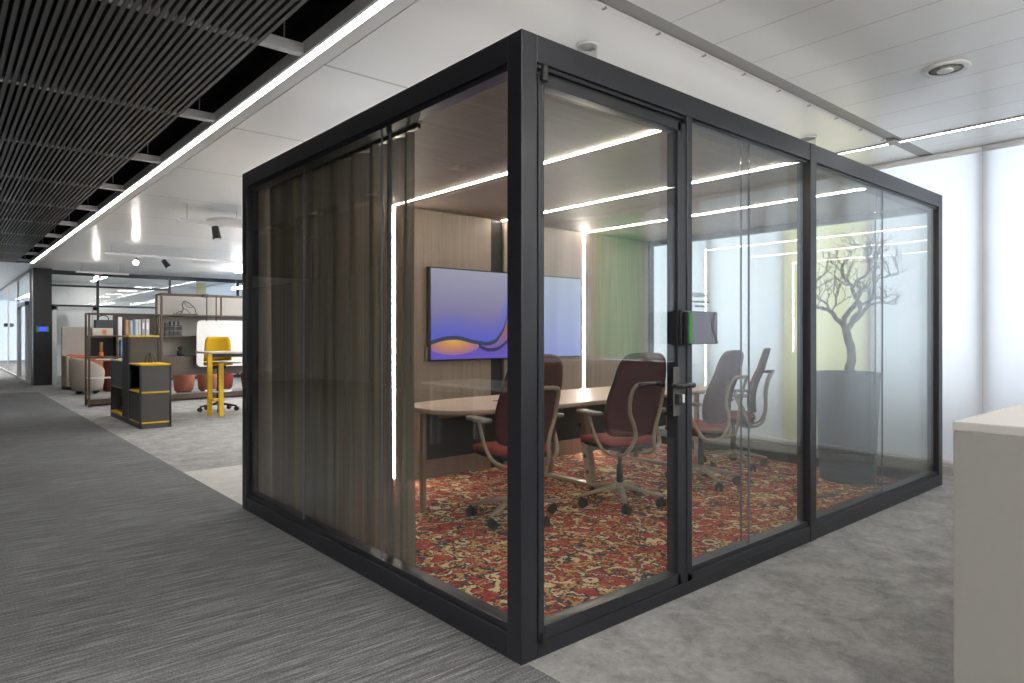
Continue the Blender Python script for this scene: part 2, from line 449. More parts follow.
for i in range(-5, 10):
    y = 1.96+1.7*i
    bm = box(B(), -2.3, -.05, y-.032, y+.032, 3.0, 3.06)
    for hx in (-.16,-1.1,-2.1): cyl(bm, (hx, y, 3.08), (hx, y, 3.35), .004, 6)
    struct(obj('trim_%d' % k, bm, M['alu'])); k += 1
# recess channel between the ceiling fields
bm = box(B(), .12, 8, .2401, .3599, 3.001, 3.05)
struct(obj('trim_%d' % k, bm, M['grey_rail'])); k += 1
t = thing('ceiling_track', 'slim white rail with small clips running along the grey ceiling channel', 'track', (.12,.345,2.982))
obj('rail', box(B(), 0, 4.5, -.008, .012, 0, .017), M['white'], t)
for i in range(10):
    obj('clip', box(B(), .3+.45*i, .315+.45*i, -.010, .014, -.004, .008), M['grey_rail'], t)
obj('end_connector', box(B(), 4.42, 4.56, -.07, .014, -.006, .017), M['grey_rail'], t, .004)

# outer walls
struct(bxo('wall_left', -7.1, -7.0, -7, 40, 0, 3.4, M['grey_wall']))
struct(bxo('wall_front', -8, 8, -7.1, -7, 0, 3.4, M['front_wall']))
struct(obj('wall_back', box(box(B(), 3.2, 8, 40, 40.1, 0, 3.4), -8, -6, 40, 40.1, 0, 3.4), M['white']))
# facade on the window side: structure, sills, mullions, blinds
bm = box(B(), XW+.06, XW+.3, -7, 40, 2.97, 3.4)
box(bm, XW+.06, XW+.3, -7, 40, -.02, .09)
struct(obj('wall_right', bm, M['white']))
struct(bxo('wall_parapet', XW-.12, XW+.06, -6.99, -2.78, .0, .945, M['modesty']))
struct(bxo('wall_added_shade', XW+.75, XW+.95, -7, 6, -.5, .85, M['modesty']))  # added unseen wall outside, shades the lower part of the blinds
struct(bxo('baseboard_right', XW-.02, XW+.06, -2.2, 4.4, 0, .07, M['grey_rail']))
edges = [-6.25,-5.31,-4.48,-3.60,-2.75,-1.90,-1.03,-.155,.81,1.72,2.66,3.60,4.54]
bm = B()
for e in edges: box(bm, XW+.035, XW+.14, e-.055, e+.055, 0, 2.97)
struct(obj('window_1', bm, M['alu']))
whites = 0
names = {2:'green roller blind on the window wall reflected in the glass door', 8:'yellow roller blind in the window wall behind the bare tree'}
ordn = {9:'white roller blind beside the yellow one, on its far side from the counter', 10:'white roller blind second past the yellow one, seen through the booth',
        11:'white roller blind three past the yellow one, behind the far corner of the booth', 7:'white roller blind left of the grey mullion, beside the booth end',
        6:'white roller blind behind the stone counter, beside the grey mullion', 5:'white roller blind second from the grey mullion, behind the counter',
        4:'white roller blind third from the grey mullion, behind the counter', 3:'white roller blind next to the green one, toward the booth',
        1:'white roller blind next to the green one, away from the booth', 0:'white roller blind at the end of the window row behind the camera'}
for i in range(len(edges)-1):
    y0, y1 = edges[i]+.003, edges[i+1]-.003
    zb = .10 if i >= 4 else .96
    m = M['blind_green'] if i == 2 else M['blind_yellow'] if i == 8 else M['blind']
    t = thing('roller_blind', names.get(i) or ordn[i], 'roller blind', (XW, y0, zb), 0, None if i in names else 'white roller blinds along the window wall')
    w = y1-y0; h = 2.95-zb
    bm = B()
    gridsurf(bm, lambda a, b: (.006*math.sin(a*PI), a*w, .03+b*(h-.03)), 4, 2)
    obj('fabric', bm, m, t, smooth=True)
    obj('bottom_bar', box(B(), -.01, .012, 0, w, 0, .035), M['offwhite'], t, .004)
    obj('roller', tube(B(), [(0,0,h+.02),(0,w,h+.02)], .028, 12), M['white'], t, smooth=True)
# frosted glazing beside the lounge
struct(obj('window_2', box(B(), XW+.1, XW+.12, 4.6, 40, .09, 2.97), M['blind']))
struct(obj('window_3', box(B(), -6.0, 3.2, 40.0, 40.02, 0, 3.0), M['blind']))

# ------------------------------------------------------------------ ceiling lights
t = thing('linear_downlight', 'long glowing white ceiling strip along the edge of the dark slats', 'light', (0,0,3.0))
obj('profile', box(box(box(B(), -.05, -.03, -6.9, 17.7, -.005, .06), .02, .112, -6.9, 17.7, -.004, .06), -.05, .112, -6.9, 17.7, .06, .075), M['white'], t)
obj('diffuser', box(B(), -.03, .02, -6.9, 14.2, -.002, .03), M['led'], t)
obj('diffuser', box(B(), -.03, .02, 14.7, 17.5, -.002, .03), M['led'], t)
t = thing('linear_downlight', 'glowing white ceiling strip beside the window wall blinds', 'light', (4.69,0,2.998))
obj('profile', box(box(B(), -.05, -.02, -6.9, 4, -.008, .0), .02, .05, -6.9, 4, -.004, .0), M['grey_rail'], t)
obj('diffuser', box(B(), -.02, .02, -6.9, 4, -.006, .0), M['led_right'], t)

def downlight(x, y, label, glow):
    t = thing('downlight', label, 'ceiling light', (x,y,2.99))
    obj('trim_ring', lathe(B(), [(.095,-.004),(.13,-.008),(.135,.0),(.13,.009),(.095,.009)], seg=36, cap=False), M['white'], t, smooth=True)
    obj('reflector', lathe(B(), [(.10,.0),(.085,.006),(.05,.009)], seg=32), M['grey_rail'] if not glow else M['downglow'], t, smooth=True)
    if not glow:
        obj('bulb', lathe(B(), [(.035,-.012),(.045,-.008),(.045,.004)], c=(.02,.01,0), seg=24), M['white'], t, smooth=True)
downlight(3.14, -.53, 'round recessed downlight in the white ceiling boards on the window side', False)
# light panels added out of view to brighten the floor
def added_panel(x, y, z, lab, w=.6):
    t = thing('linear_downlight', lab, 'ceiling light', (x,y,z))
    obj('frame', box(box(box(box(B(), -w/2-.03,-w/2, -w/2-.03,w/2+.03, -.012,.0), w/2,w/2+.03, -w/2-.03,w/2+.03, -.012,.0), -w/2,w/2, -w/2-.03,-w/2, -.012,.0), -w/2,w/2, w/2,w/2+.03, -.012,.0), M['white'], t)
    obj('diffuser', box(B(), -w/2,w/2, -w/2,w/2, -.008,-.002), M['added_panel_led'], t)
words_ = ['first','second','third','fourth']
for i in range(4):
    for j in range(3):
        added_panel(-6.4+1.1*i, -1.6-1.7*j, 2.998, 'added square light panel behind the camera, %s from the side wall in the %s row' % (words_[i], words_[j]))
def pendant(x, y0, y1, lab, z=2.5):  # pendants added out of view, mainly to lift the ceiling brightness
    t = thing('added_pendant', lab, 'added pendant light', (x,y0,z))
    n_ = y1-y0
    obj('housing', box(B(), -.05,.05, 0,n_, .012,.042), M['white'], t, .003)
    obj('diffuser', box(B(), -.045,.045, .01,n_-.01, .0,.011), M['led'], t)
    obj('added_uplight', box(B(), -.045,.045, .01,n_-.01, .043,.05), M['added_uplight_front'] if y0 < 0 else M['added_uplight'], t)
    for y in (.2, n_-.2): obj('suspension', cyl(B(), (0,y,.045), (0,y,ZC-z), .003, 6), M['grey_rail'], t)
pendant(.7,-6.5,-2.7,'added linear pendant behind the camera nearest the corridor'); pendant(1.9,-6.5,-2.8,'added linear pendant behind the camera over the counter'); pendant(-.9,-6.5,-2.7,'added linear pendant behind the camera under the slats')
pendant(3.4,5.2,10.5,'added linear pendant over the lounge hidden behind the booth'); pendant(4.3,9.0,16.5,'added linear pendant over the far lounge beside the window wall')
for j in range(4):
    added_panel(3.9, 5.2+2.6*j, 2.998, 'added square light panel over the lounge behind the booth, %s row' % words_[j])

# ------------------------------------------------------------------ the glass meeting booth
L, W, H = 4.853, 3.155, 2.5
booth = thing('meeting_booth', 'large black framed glass meeting room standing on the carpet', 'glass meeting room')
fr = M['frame']
def part(name, *b, mat=fr, bev=.003, parent=None): return bxo(name, *b, mat, parent or booth, bev)
part('corner_post', 0,.084, 0,.088, 0,H); part('corner_post', L-.09,L, 0,.09, 0,H)
part('corner_post', 0,.09, W-.09,W, 0,H); part('corner_post', L-.09,L, W-.09,W, 0,H)
part('mullion_post', 2.412,2.493, -.004,.085, .0,H)
# beams with a shallow stepped lip like the photo's recessed frame line
def beam(name, bm): return obj(name, bm, fr, booth, .003)
bm = box(B(), .084,L-.09, 0,.09, 2.39,H); box(bm, .084,L-.09, .012,.085, 2.372,2.39); beam('top_beam', bm)
bm = box(B(), 0,.09, .088,W-.09, 2.39,H); box(bm, .012,.085, .088,W-.09, 2.365,2.39); beam('top_beam', bm)
beam('top_beam', box(B(), .09,L-.09, W-.05,W, 2.39,H)); beam('top_beam', box(B(), L-.09,L, .09,W-.09, 2.36,H))
bm = box(B(), .084,L-.09, 0,.09, 0,.062); box(bm, 1.10,L-.09, 0,.09, .062,.10); box(bm, 1.10,L-.09, .012,.085, .10,.125); beam('base_rail', bm)
bm = box(B(), 0,.09, .088,W-.09, 0,.10); box(bm, .012,.085, .088,W-.09, .10,.13); beam('base_rail', bm)
beam('base_rail', box(B(), L-.09,L, .09,W-.09, 0,.10))
part('roof', .09,L-.09, .09,W-.05, 2.44,2.5, mat=M['charcoal'])
for y in (.45,1.1,1.75,2.4): obj('added_roof_light', box(B(), .15,4.6, y,y+.16, 2.501,2.52), M['added_roof_glow'], booth)  # glowing strips added out of sight to brighten the ceiling above
part('ceiling_panel', .088,L-.09, .09,W-.05, 2.415,2.438, mat=M['wood_ceil'], bev=0)
part('inner_sill', 1.11,L-.09, .09,.16, .0,.03, mat=M['sill']); part('inner_sill', .09,.105, .16,W-.09, .0,.03, mat=M['sill'])
part('door_threshold', .09,1.10, .09,.15, .0,.022, mat=M['sill'])
GL = M['glass']
def pane(*b): return bxo('glass_pane', *b, GL, booth)
for y in (.022,.070):
    pane(1.148,1.728, y,y+.008, .10,2.39); pane(1.734,2.412, y,y+.008, .10,2.39)
    pane(2.493,3.614, y,y+.008, .10,2.39); pane(3.620,L-.09, y,y+.008, .10,2.39)
    for x in (1.731,3.617): obj('glass_joint', box(B(), x-.002,x+.002, y-.001,y+.009, .10,2.39), M['panel_grey'], booth)
part('side_jamb', 1.104,1.148, .0,.085, .062,2.39)
for x in (.022,.070):
    for y0, y1 in ((.088,1.127),(1.133,2.107),(2.113,W-.09)): pane(x,x+.008, y0,y1, .10,2.39)
    for y in (1.13,2.11): obj('glass_joint', box(B(), x-.001,x+.009, y-.0018,y+.0018, .10,2.39), M['panel_grey'], booth)
for y0, y1 in ((.09,1.56),(1.566,W-.09)): pane(L-.05,L-.042, y0,y1, .10,2.37)
# wood back wall
yb = 3.08
for x0, x1 in ((.09,1.238),(1.274,2.33),(2.50,3.62),(3.656,L-.09)):
    obj('wall_panel', box(B(), x0,x1, yb,yb+.05, .0,2.415), M['wood_wall'], booth, .002)
part('recess', 2.33,2.50, yb+.03,yb+.05, 0,2.415, mat=M['dark_gap'], bev=0)
for x in (1.256,3.638):
    obj('light_strip', box(B(), x-.006,x+.006, yb-.001,yb+.02, .06,2.415), M['led_warm2'], booth)
for x in (1.256,2.468,3.638):
    obj('light_strip', box(B(), x-.005,x+.005, .10,yb, 2.408,2.414), M['led_warm'], booth)
part('door_head_stop', .09,1.104, .03,.062, 2.345,2.375, mat=M['soft_black'], bev=0)
# door: frame leaf with glass, lever, lock, pivots
dr = bxo('glass_door', .095,.127, .004,.07, .064,2.348, fr, booth, .002)
bm = box(B(), .127,1.06, .004,.07, 2.305,2.348); box(bm, .127,1.06, .004,.07, .064,.118); box(bm, 1.032,1.098, .004,.07, .064,2.348)
obj('door_frame', bm, fr, dr, .002)
for y in (.014,.056): bxo('door_glass', .127,1.035, y,y+.006, .118,2.305, GL, dr)
obj('pivot_hinge', cyl(B(), (.112,-.012,.05), (.112,-.012,.10), .012), M['black'], dr)
obj('pivot_hinge', cyl(B(), (.112,-.014,2.315), (.112,-.014,2.375), .014), M['black'], dr)
bm = box(B(), .985,1.035, -.004,.0, .90,1.14)
obj('lock_plate', bm, M['charcoal'], dr, .002)
bm = B(); cyl(bm, (.985,0,1.05), (.985,-.05,1.05), .012); cyl(bm, (.985,-.048,1.05), (1.085,-.052,1.05), .013)
obj('lever_handle', bm, M['black'], dr, smooth=True); bm = B()
cyl(bm, (1.01,.07,1.05), (1.01,.12,1.05), .012); cyl(bm, (1.01,.118,1.05), (.88,.12,1.05), .011)
obj('lever_handle', bm, M['black'], dr, smooth=True)
bm = box(B(), .995,1.025, -.03,.0, .955,1.01); obj('lock_case', bm, M['black'], dr, .003)
bm = box(B(), 1.03,1.046, -.028,.0, .965,1.005); obj('lock_cylinder', bm, M['alu'], dr, .003)
# lettering on the glass by the door
def text_obj(name, body, size, x, z, y, parent, mat, ext=.0008):
    cu = bpy.data.curves.new(name, 'FONT'); cu.body = body; cu.size = size; cu.extrude = ext
    o = bpy.data.objects.new(name, cu); COL.objects.link(o)
    me = bpy.data.meshes.new_from_object(o.evaluated_get(bpy.context.evaluated_depsgraph_get()))
    COL.objects.unlink(o); bpy.data.objects.remove(o)
    q = bpy.data.objects.new(name, me); COL.objects.link(q); me.materials.append(mat)
    q.location = (x, y, z); q.rotation_euler = (PI/2,0,0); q.parent = parent; return q
text_obj('lettering', 'FEDERAAL', .031, 1.178, 1.492, .0205, booth, M['ink'])
text_obj('lettering', 'vergaderruimte met', .019, 1.178, 1.463, .0205, booth, M['ink'])
text_obj('lettering', 'plaats voor zes', .019, 1.20, 1.440, .0205, booth, M['ink'])

# carpet in the booth
tag(bxo('patterned_carpet', .107,L-.095, .162,yb-.002, .0,.014, M['rug']), 'red, cream and navy oriental patterned carpet filling the meeting room floor', 'carpet')

# curtain inside the left glass
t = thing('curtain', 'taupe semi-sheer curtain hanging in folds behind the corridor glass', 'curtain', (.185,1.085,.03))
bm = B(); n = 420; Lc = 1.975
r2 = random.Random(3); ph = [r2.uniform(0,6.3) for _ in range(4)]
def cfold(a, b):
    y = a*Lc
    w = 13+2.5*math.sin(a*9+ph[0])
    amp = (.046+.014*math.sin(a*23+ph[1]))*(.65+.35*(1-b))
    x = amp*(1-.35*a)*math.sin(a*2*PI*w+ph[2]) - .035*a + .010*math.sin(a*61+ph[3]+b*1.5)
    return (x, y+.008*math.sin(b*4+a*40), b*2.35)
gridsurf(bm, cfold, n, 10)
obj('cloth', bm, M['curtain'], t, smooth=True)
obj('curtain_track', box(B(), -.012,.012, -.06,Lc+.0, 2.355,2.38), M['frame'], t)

# wall display
t = thing('wall_display', 'wide flat screen with a violet wave picture on the wood wall', 'screen', (0,0,0))
bxo('housing', 1.585,3.537, 3.022,3.078, 1.060,1.905, M['black'], t, .004)
bxo('screen', 1.598,3.524, 3.019,3.0225, 1.074,1.893, M['screen'], t)
bxo('soundbar_clip', 1.562,1.584, 3.04,3.075, 1.06,1.19, M['sill'], t, .003)

# ------------------------------------------------------------------ conference table
tx, ty = 2.70, 2.18
t = thing('conference_table', 'long pale oak boat-shaped meeting table inside the glass room', 'table', (tx,ty,.014))
def boat(hl, hw, n=60, ex=4.2):
    o = []
    for k in range(n):
        a = 2*PI*k/n; c, s = math.cos(a), math.sin(a)
        o.append((hl*math.copysign(abs(c)**(2/ex), c), hw*math.copysign(abs(s)**(2/(ex-.6)), s)))
    return o
obj('table_top', prism(B(), boat(1.76,.47), .720,.748), M['tabletop'], t, .006)
obj('edge_band', prism(B(), boat(1.745,.455), .711,.7195), M['table_edge'], t)
for x in (-.95,.55):
    obj('cable_port', prism(B(), [(x+.09*math.cos(a*PI/8), .05+.03*math.sin(a*PI/8)) for a in range(16)],   .7485,.7505), M['black'], t)
obj('modesty_panel', box(B(), -1.72,1.6, .0,.03, .36,.70), M['modesty'], t, .004)
obj('support_rail', box(B(), -1.6,1.6, -.06,-.002, .665,.710), M['bronze'], t, .005)
def tleg(x):
    g = obj('leg_frame', prism(B(), rrect(-.36,.36,.0,.03,.01,2), x-.035,x+.035, 'x'), M['bronze'], t, .004)
    for s in (-1,1):
        bm = prism(B(), [(s*.30,.03),(s*.235,.03),(s*.12,.668),(s*.21,.668)], x-.03,x+.03, 'x')
        obj('leg_blade', bm, M['bronze'], g, .004)
        for q in range(4): obj('leg_hole', cyl(B(), (x-.0315,s*(.255-.03*q),.12+.13*q), (x+.0315,s*(.255-.03*q),.12+.13*q), .017, 12), M['black'], g)
for x in (-.22,1.0): tleg(x)
for x in (-1.755,1.68): obj('leg', box(B(), x-.017,x+.017, -.055,-.008, 0,.71), M['bronze'], t, .005)

# ------------------------------------------------------------------ task chairs
def make_chair(label, loc, rz, base_rot):
    t = thing('task_chair', label, 'office chair', loc, rz, 'task chairs at the meeting table')
    bm = B(); hub = .155
    lathe(bm, [(.035,.085),(.045,.10),(.045,.15),(.032,.165)], seg=20)
    ends = []
    for k in range(5):
        a = base_rot-rz+2*PI*k/5; d = Vector((math.cos(a), math.sin(a), 0))
        tube(bm, [d*.02+Vector((0,0,.135)), d*.12+Vector((0,0,.125)), d*.24+Vector((0,0,.098)), d*.325+Vector((0,0,.082))], [.026,.024,.019,.014], 8, .75)
        ends.append((d*.318, a))
    base = obj('star_base', bm, M['bronze'], t, smooth=True)
    for p, a in ends:
        c = B(); q = a+.9; ax = Vector((math.cos(q), math.sin(q), 0)); off = Vector((-ax.y, ax.x, 0))*.018
        for s in (-1,1): cyl(c, p+off+ax*(s*.008)+Vector((0,0,.031)), p+off+ax*(s*.026)+Vector((0,0,.031)), .031, 16)
        cyl(c, p+Vector((0,0,.04)), p+Vector((0,0,.085)), .010, 8)
        tube(c, [p+off*.2+Vector((0,0,.062)), p+off+Vector((0,0,.055))], .014, 8)
        obj('castor', c, M['soft_black'], base)
    bm = lathe(B(), [(.026,.15),(.026,.30),(.018,.301),(.018,.43)], seg=16); obj('gas_lift', bm, M['black'], t, smooth=True)
    obj('mechanism', prism(B(), rrect(-.10,.10,-.17,.12,.03,3), .415,.455), M['black'], t, .01)
    def seat(a, b):  # closed superellipsoid cushion
        th = a*2*PI; ph = (b-.5)*PI
        c, s = math.cos(th), math.sin(th); cp, sp = math.cos(ph), math.sin(ph)
        e = .45; f = lambda v, p: math.copysign(abs(v)**p, v)
        x = .235*f(c,e)*f(cp,.5); y = .235*f(s,e)*f(cp,.5)+.03; z = .487+.034*f(sp,.7)
        z += -.030*max(0,(y-.14)/.12)**2 + .012*(x/.235)**2
        return (x, y, z)
    bm = B(); gridsurf(bm, seat, 40, 14, True); bmesh.ops.remove_doubles(bm, verts=bm.verts, dist=1e-5)
    obj('seat', bm, M['seat_red'], t, smooth=True)
    obj('seat_shell', prism(B(), rrect(-.215,.215,-.19,.235,.09,6), .443,.462), M['black'], t, .008)
    def bp(s, q, off=0):
        tt = q; z = .545+.60*tt
        y = -.205-.075*tt-.055*tt*tt+.030*math.sin(PI*min(1, tt*1.5)) + .055*s*s*(1-.4*tt) + off
        hw = .246-.010*tt-.042*tt**3
        u = abs(2*tt-1); hw *= max(0.0, 1-u**7)**(1/5) if u < 1 else 0
        return (s*hw, y, z)
    bm = B(); gridsurf(bm, lambda a, b: bp(2*a-1, .5-.5*math.cos(PI*b)), 14, 30)
    bmesh.ops.remove_doubles(bm, verts=bm.verts, dist=1e-5)
    bk = obj('backrest', bm, M['maroon'], t, smooth=True, solid=.022)
    qs = [.5-.5*math.cos(PI*i/40) for i in range(41)]
    loop = [bp(-1, q) for q in qs]+[bp(1, q) for q in qs[::-1]]
    obj('back_rim', tube(B(), loop, .011, 6), M['black'], bk, smooth=True)
    # bronze hoop behind the back
    half = [(-.06,-.05,.405),(-.11,-.16,.40),(-.125,-.25,.435),(-.085,-.292,.53),(-.095,-.300,.62),(-.135,-.298,.73),(-.142,-.318,.84),(-.132,-.345,.905),(-.10,-.358,.93),(0,-.366,.934)]
    full = half+[(-x,y,z) for x,y,z in half[-2::-1]]
    obj('back_hoop', tube(B(), catmull(full,5), .017, 8, .7), M['bronze'], t, smooth=True)
    obj('hoop_mount', box(B(), -.05,.05, -.36,-.26, .915,.94), M['black'], t, .003)
    for s in (-1,1):
        pts = [(s*.10,-.13,.405),(s*.19,-.15,.41),(s*.262,-.14,.455),(s*.288,-.095,.54),(s*.293,-.05,.63),(s*.295,-.02,.700)]
        arm = obj('armrest', tube(B(), catmull(pts,5), [.021,.017], 8, .7), M['bronze'], t, smooth=True)
        obj('arm_pad', prism(B(), rrect(s*.295-.042,s*.295+.042,-.155,.115,.035,5), .700,.726), M['sill'], arm, .008)
    return t
CH = [((1.33,1.58,.014), math.radians(-9), math.radians(199), 'maroon-backed task chair at the left end of the table, partly hidden by the corner post'),
      ((2.20,1.36,.014), math.radians(-13), math.radians(227), 'maroon-backed task chair directly behind the glass door, seen from its back'),
      ((3.27,1.36,.014), math.radians(6), math.radians(240), 'maroon-backed task chair just past the door stile, beside the small grey room panel'),
      ((4.18,1.60,.014), math.radians(32), math.radians(245), 'maroon-backed task chair at the far right end of the table, turned furthest sideways')]
for loc, rz, br, lab in CH: make_chair(lab, loc, rz, br)

# ------------------------------------------------------------------ planter and bare tree
px_, py_ = 4.38, .60
TREE_K = .7
t = thing('planter', 'tall round blue-grey planter on the patterned carpet at the booth end', 'planter', (px_,py_,.014))
obj('pot', lathe(B(), [(.205,0),(.222,.01),(.262,.90),(.268,.94),(.268,.955),(.245,.955),(.24,.90),(.10,.90)], seg=48), M['planter'], t, smooth=False, bevel=.004)
obj('soil', lathe(B(), [(.238,.88),(.238,.905),(.01,.93)], seg=24), M['soil'], t, smooth=True)
FW = Vector((math.cos(.860746), math.sin(.860746), 0)); RT = Vector((FW.y, -FW.x, 0))
rt = random.Random(11)
bm = B()
def U(zx, zy, d=0.0):   # branch sketch (metres) in a vertical plane through the pot, d = depth
    return RT*((zx-268)*.00130)+FW*d*TREE_K+Vector((0,0,.95+(982-zy)*.00130))
def branch(pts, r0, r1):
    c = catmull(pts, 5); m = len(c)
    c = [p+Vector((rt.uniform(-1,1),rt.uniform(-1,1),rt.uniform(-1,1)))*.006*(1 if 0 < i < m-1 else 0) for i, p in enumerate(c)]
    tube(bm, c, [1.22*(r0+(r1-r0)*i/(m-1)) for i in range(m)], 7)
    return c
def twigs(c, r, n, lev, ln):
    for _ in range(n):
        i = rt.randint(int(len(c)*.35), len(c)-2); p = c[i]; d = (c[min(i+1,len(c)-1)]-c[max(i-1,0)]).normalized()
        dv = (d*.6+Vector((rt.uniform(-1,1),rt.uniform(-1,1),rt.uniform(-.15,1)))*.9).normalized()
        q = [p]; 
        for s in range(4):
            dv = (dv+Vector((rt.uniform(-1,1),rt.uniform(-1,1),rt.uniform(-.5,.8)))*.55).normalized()
            q.append(q[-1]+dv*ln*rt.uniform(.7,1.2))
        cc = branch(q, r, r*.4)
        if lev > 0: twigs(cc, r*.6, 2, lev-1, ln*.72)
branch([U(276,992),U(290,930),U(300,860),U(285,770),U(262,690),U(255,650)], .034, .026)
main = [([U(255,670),U(205,610,.02),U(165,550,.06),U(120,530,.09),U(72,515,.12),U(58,470,.14),U(65,400,.13),U(88,335,.1),U(118,305,.08)], .018,.005),
        ([U(165,560,.06),U(150,500,.10),U(95,465,.14),U(66,440,.16)], .010,.004),
        ([U(255,670),U(240,610,-.02),U(290,530,-.05),U(325,480,-.04),U(302,425,-.02),U(298,385,0),U(258,330,.03),U(243,290,.05),U(245,235,.03),U(262,200,.02)], .020,.005),
        ([U(258,690),U(285,610,-.06),U(325,555,-.09),U(342,505,-.07),U(320,470,-.03)], .015,.010),
        ([U(300,390),U(325,350,-.06),U(375,305,-.10),U(388,240,-.10),U(382,170,-.08),U(384,130,-.06)], .011,.004),
        ([U(262,690),U(320,630,.05),U(385,575,.08),U(430,505,.06),U(455,415,.02),U(448,350,0),U(438,290,-.03),U(455,200,-.05),U(478,150,-.05)], .018,.005),
        ([U(430,505,.06),U(480,500,.1),U(520,498,.12),U(560,480,.14),U(574,484,.15)], .009,.003),
        ([U(452,370,0),U(470,340,-.05),U(520,320,-.09),U(575,312,-.1),U(592,300,-.1)], .007,.003),
        ([U(240,640),U(200,560,.12),U(240,500,.18),U(235,430,.2),U(222,390,.2)], .007,.003)]
for pts, a, b in main:
    c = branch(pts, a, b); twigs(c, max(b*.95,.0048), 9 if len(pts) > 5 else 4, 2, .046)
for v_ in bm.verts:
    if v_.co.x > .26: v_.co.x = .26+(v_.co.x-.26)*.33
    if v_.co.y < -.32: v_.co.y = -.32+(v_.co.y+.32)*.5
tree = obj('bare_tree', bm, M['bark'], smooth=True); tree.location = (px_,py_,0)
tag(tree, 'bare twisted ornamental tree growing from the round planter', 'tree')

# room panel by the door
t = thing('room_panel', 'small grey touch panel with green side light on the door frame', 'touch panel', (1.08,0,1.332))
bxo('mount', -.045,.02, -.016,.0, -.088,.088, M['black'], t, .004); bxo('bracket', -.03,.015, -.052,-.016, -.08,.08, M['black'], t, .003)
obj('screen', prism(B(), rrect(-.046,.178,-.081,.081,.008,3), -.075,-.05, 'y'), M['panel_grey'], t, .003)
bm = B()
def sw(a, b): 
    x = .150-.028*math.cos(PI*(b-.62))+a*.022; return (x, -.0762, -.078+.156*b)
gridsurf(bm, sw, 2, 12); obj('wave_graphic', bm, M['panel_dim'], t, solid=.0008)
bxo('status_light', -.0545,-.0465, -.074,-.066, -.074,.074, M['green_led'], t, .003)

# glass tubes from the booth roof to the ceiling
for (x, y), lab in zip(((1.16,.73),(3.96,.75)), ('short clear tube between booth roof and ceiling, nearer the corner post','short clear tube between booth roof and ceiling, above the middle post')):
    t = thing('roof_tube', lab, 'tube', (x,y,2.5))
    obj('tube', lathe(B(), [(.060,.0),(.060,.49),(.056,.49),(.056,0)], seg=32, cap=False), M['glass_tube'], t, smooth=True)
    obj('collar', lathe(B(), [(.055,.484),(.066,.484),(.066,.498),(.055,.498)], seg=32, cap=False), M['white'], t)

# reception counter at the right
t = thing('reception_counter', 'plain warm grey block counter standing at the right edge', 'counter', (.033,-1.46,0))
bxo('body', 0,2.2, -2.4,0, 0,1.078, M['counter'], t, .003)
bxo('counter_top', -.001,2.2, -2.4,.001, 1.078,1.10, M['counter_top'], t, .003)

# ------------------------------------------------------------------ lounge: stepped storage cabinet
t = thing('storage_cabinet', 'stepped charcoal cabinet with yellow shelf edges standing on the pale carpet', 'cabinet', (.38,8.32,0))
ch = M['charcoal']; bl = M['frame']; ye = M['yellow']
low = bxo('low_unit', .0,.40, .0,.68, .0,.07, ch, t, .003)
for x in (0,.375):
    for y in (0,.655): bxo('corner_post', x,x+.025, y,y+.025, .0,.885, bl, low, .002)
bxo('front_panel', .027,.373, .006,.022, .08,.485, ch, low); bxo('felt_panel', .027,.373, .004,.022, .51,.86, M['felt'], low)
bxo('side_panel', .006,.02, .03,.65, .08,.47, ch, low); bxo('back_panel', .38,.394, .03,.65, .07,.87, ch, low)
for z in (.07,.488): bxo('yellow_shelf', .004,.396, .004,.676, z,z+.02, ye, low)
bxo('yellow_top', .0,.40, .0,.68, .866,.89, ye, low, .003)
hi = bxo('high_unit', .0,.40, .68,2.02, .0,.07, ch, t, .003)
for x in (0,.375):
    for y in (.685,1.06,1.12,1.995): bxo('corner_post', x,x+.025, y,y+.025, .07,1.28 if y < 1.1 else (.91 if y > 1.5 else 1.28), bl, hi, .002)
bxo('front_panel', .027,.373, .69,.71, .89,1.26, ch, hi); bxo('yellow_top', .0,.40, .68,1.14, 1.262,1.285, ye, hi, .003)
bxo('tall_side', .005,.02, .71,1.06, .07,1.26, M['felt'], hi); bxo('back_panel', .38,.394, .71,1.99, .07,.88, ch, hi)
bxo('back_panel', .38,.394, .71,1.12, .88,1.26, ch, hi)
bxo('side_panel', .006,.02, 1.15,1.99, .50,.87, ch, hi); bxo('yellow_shelf', .004,.396, 1.15,1.99, .07,.10, ye, hi); bxo('middle_shelf', .004,.396, 1.15,1.99, .48,.50, M['bronze'], hi)
bxo('end_panel', .02,.38, 1.995,2.015, .07,.9, ch, hi); bxo('unit_top', .0,.40, 1.14,2.02, .88,.905, M['beige'], hi)
tag(obj('wire_basket', tube(tube(B(), catmull([(0,0,.0),(0,-.12,.04),(0,-.14,.2),(0,0,.26),(0,.14,.2),(0,.12,.04),(0,0,.0)],6), .012, 6), catmull([(.14,0,0),(.14,-.12,.04),(.14,-.14,.2),(.14,0,.26),(.14,.14,.2),(.14,.12,.04),(.14,0,0)],6), .012, 6), M['bronze_dark']), 'bronze wire basket standing inside the open yellow-floored bay of the cabinet', 'basket').location = (.48,9.95,.118)
tag(obj('desk_ornament', tube(tube(B(), catmull([(-.07,0,.0),(-.05,0,.10),(0,0,.14),(.05,0,.10),(.07,0,.0)],5), .006, 6), catmull([(.0,-.07,.0),(0,-.05,.10),(0,0,.14),(0,.05,.10),(0,.07,.0)],5), .006, 6), M['wire']), 'small wire arch ornament on the yellow top of the low cabinet unit', 'ornament').location = (.60,8.72,.892)

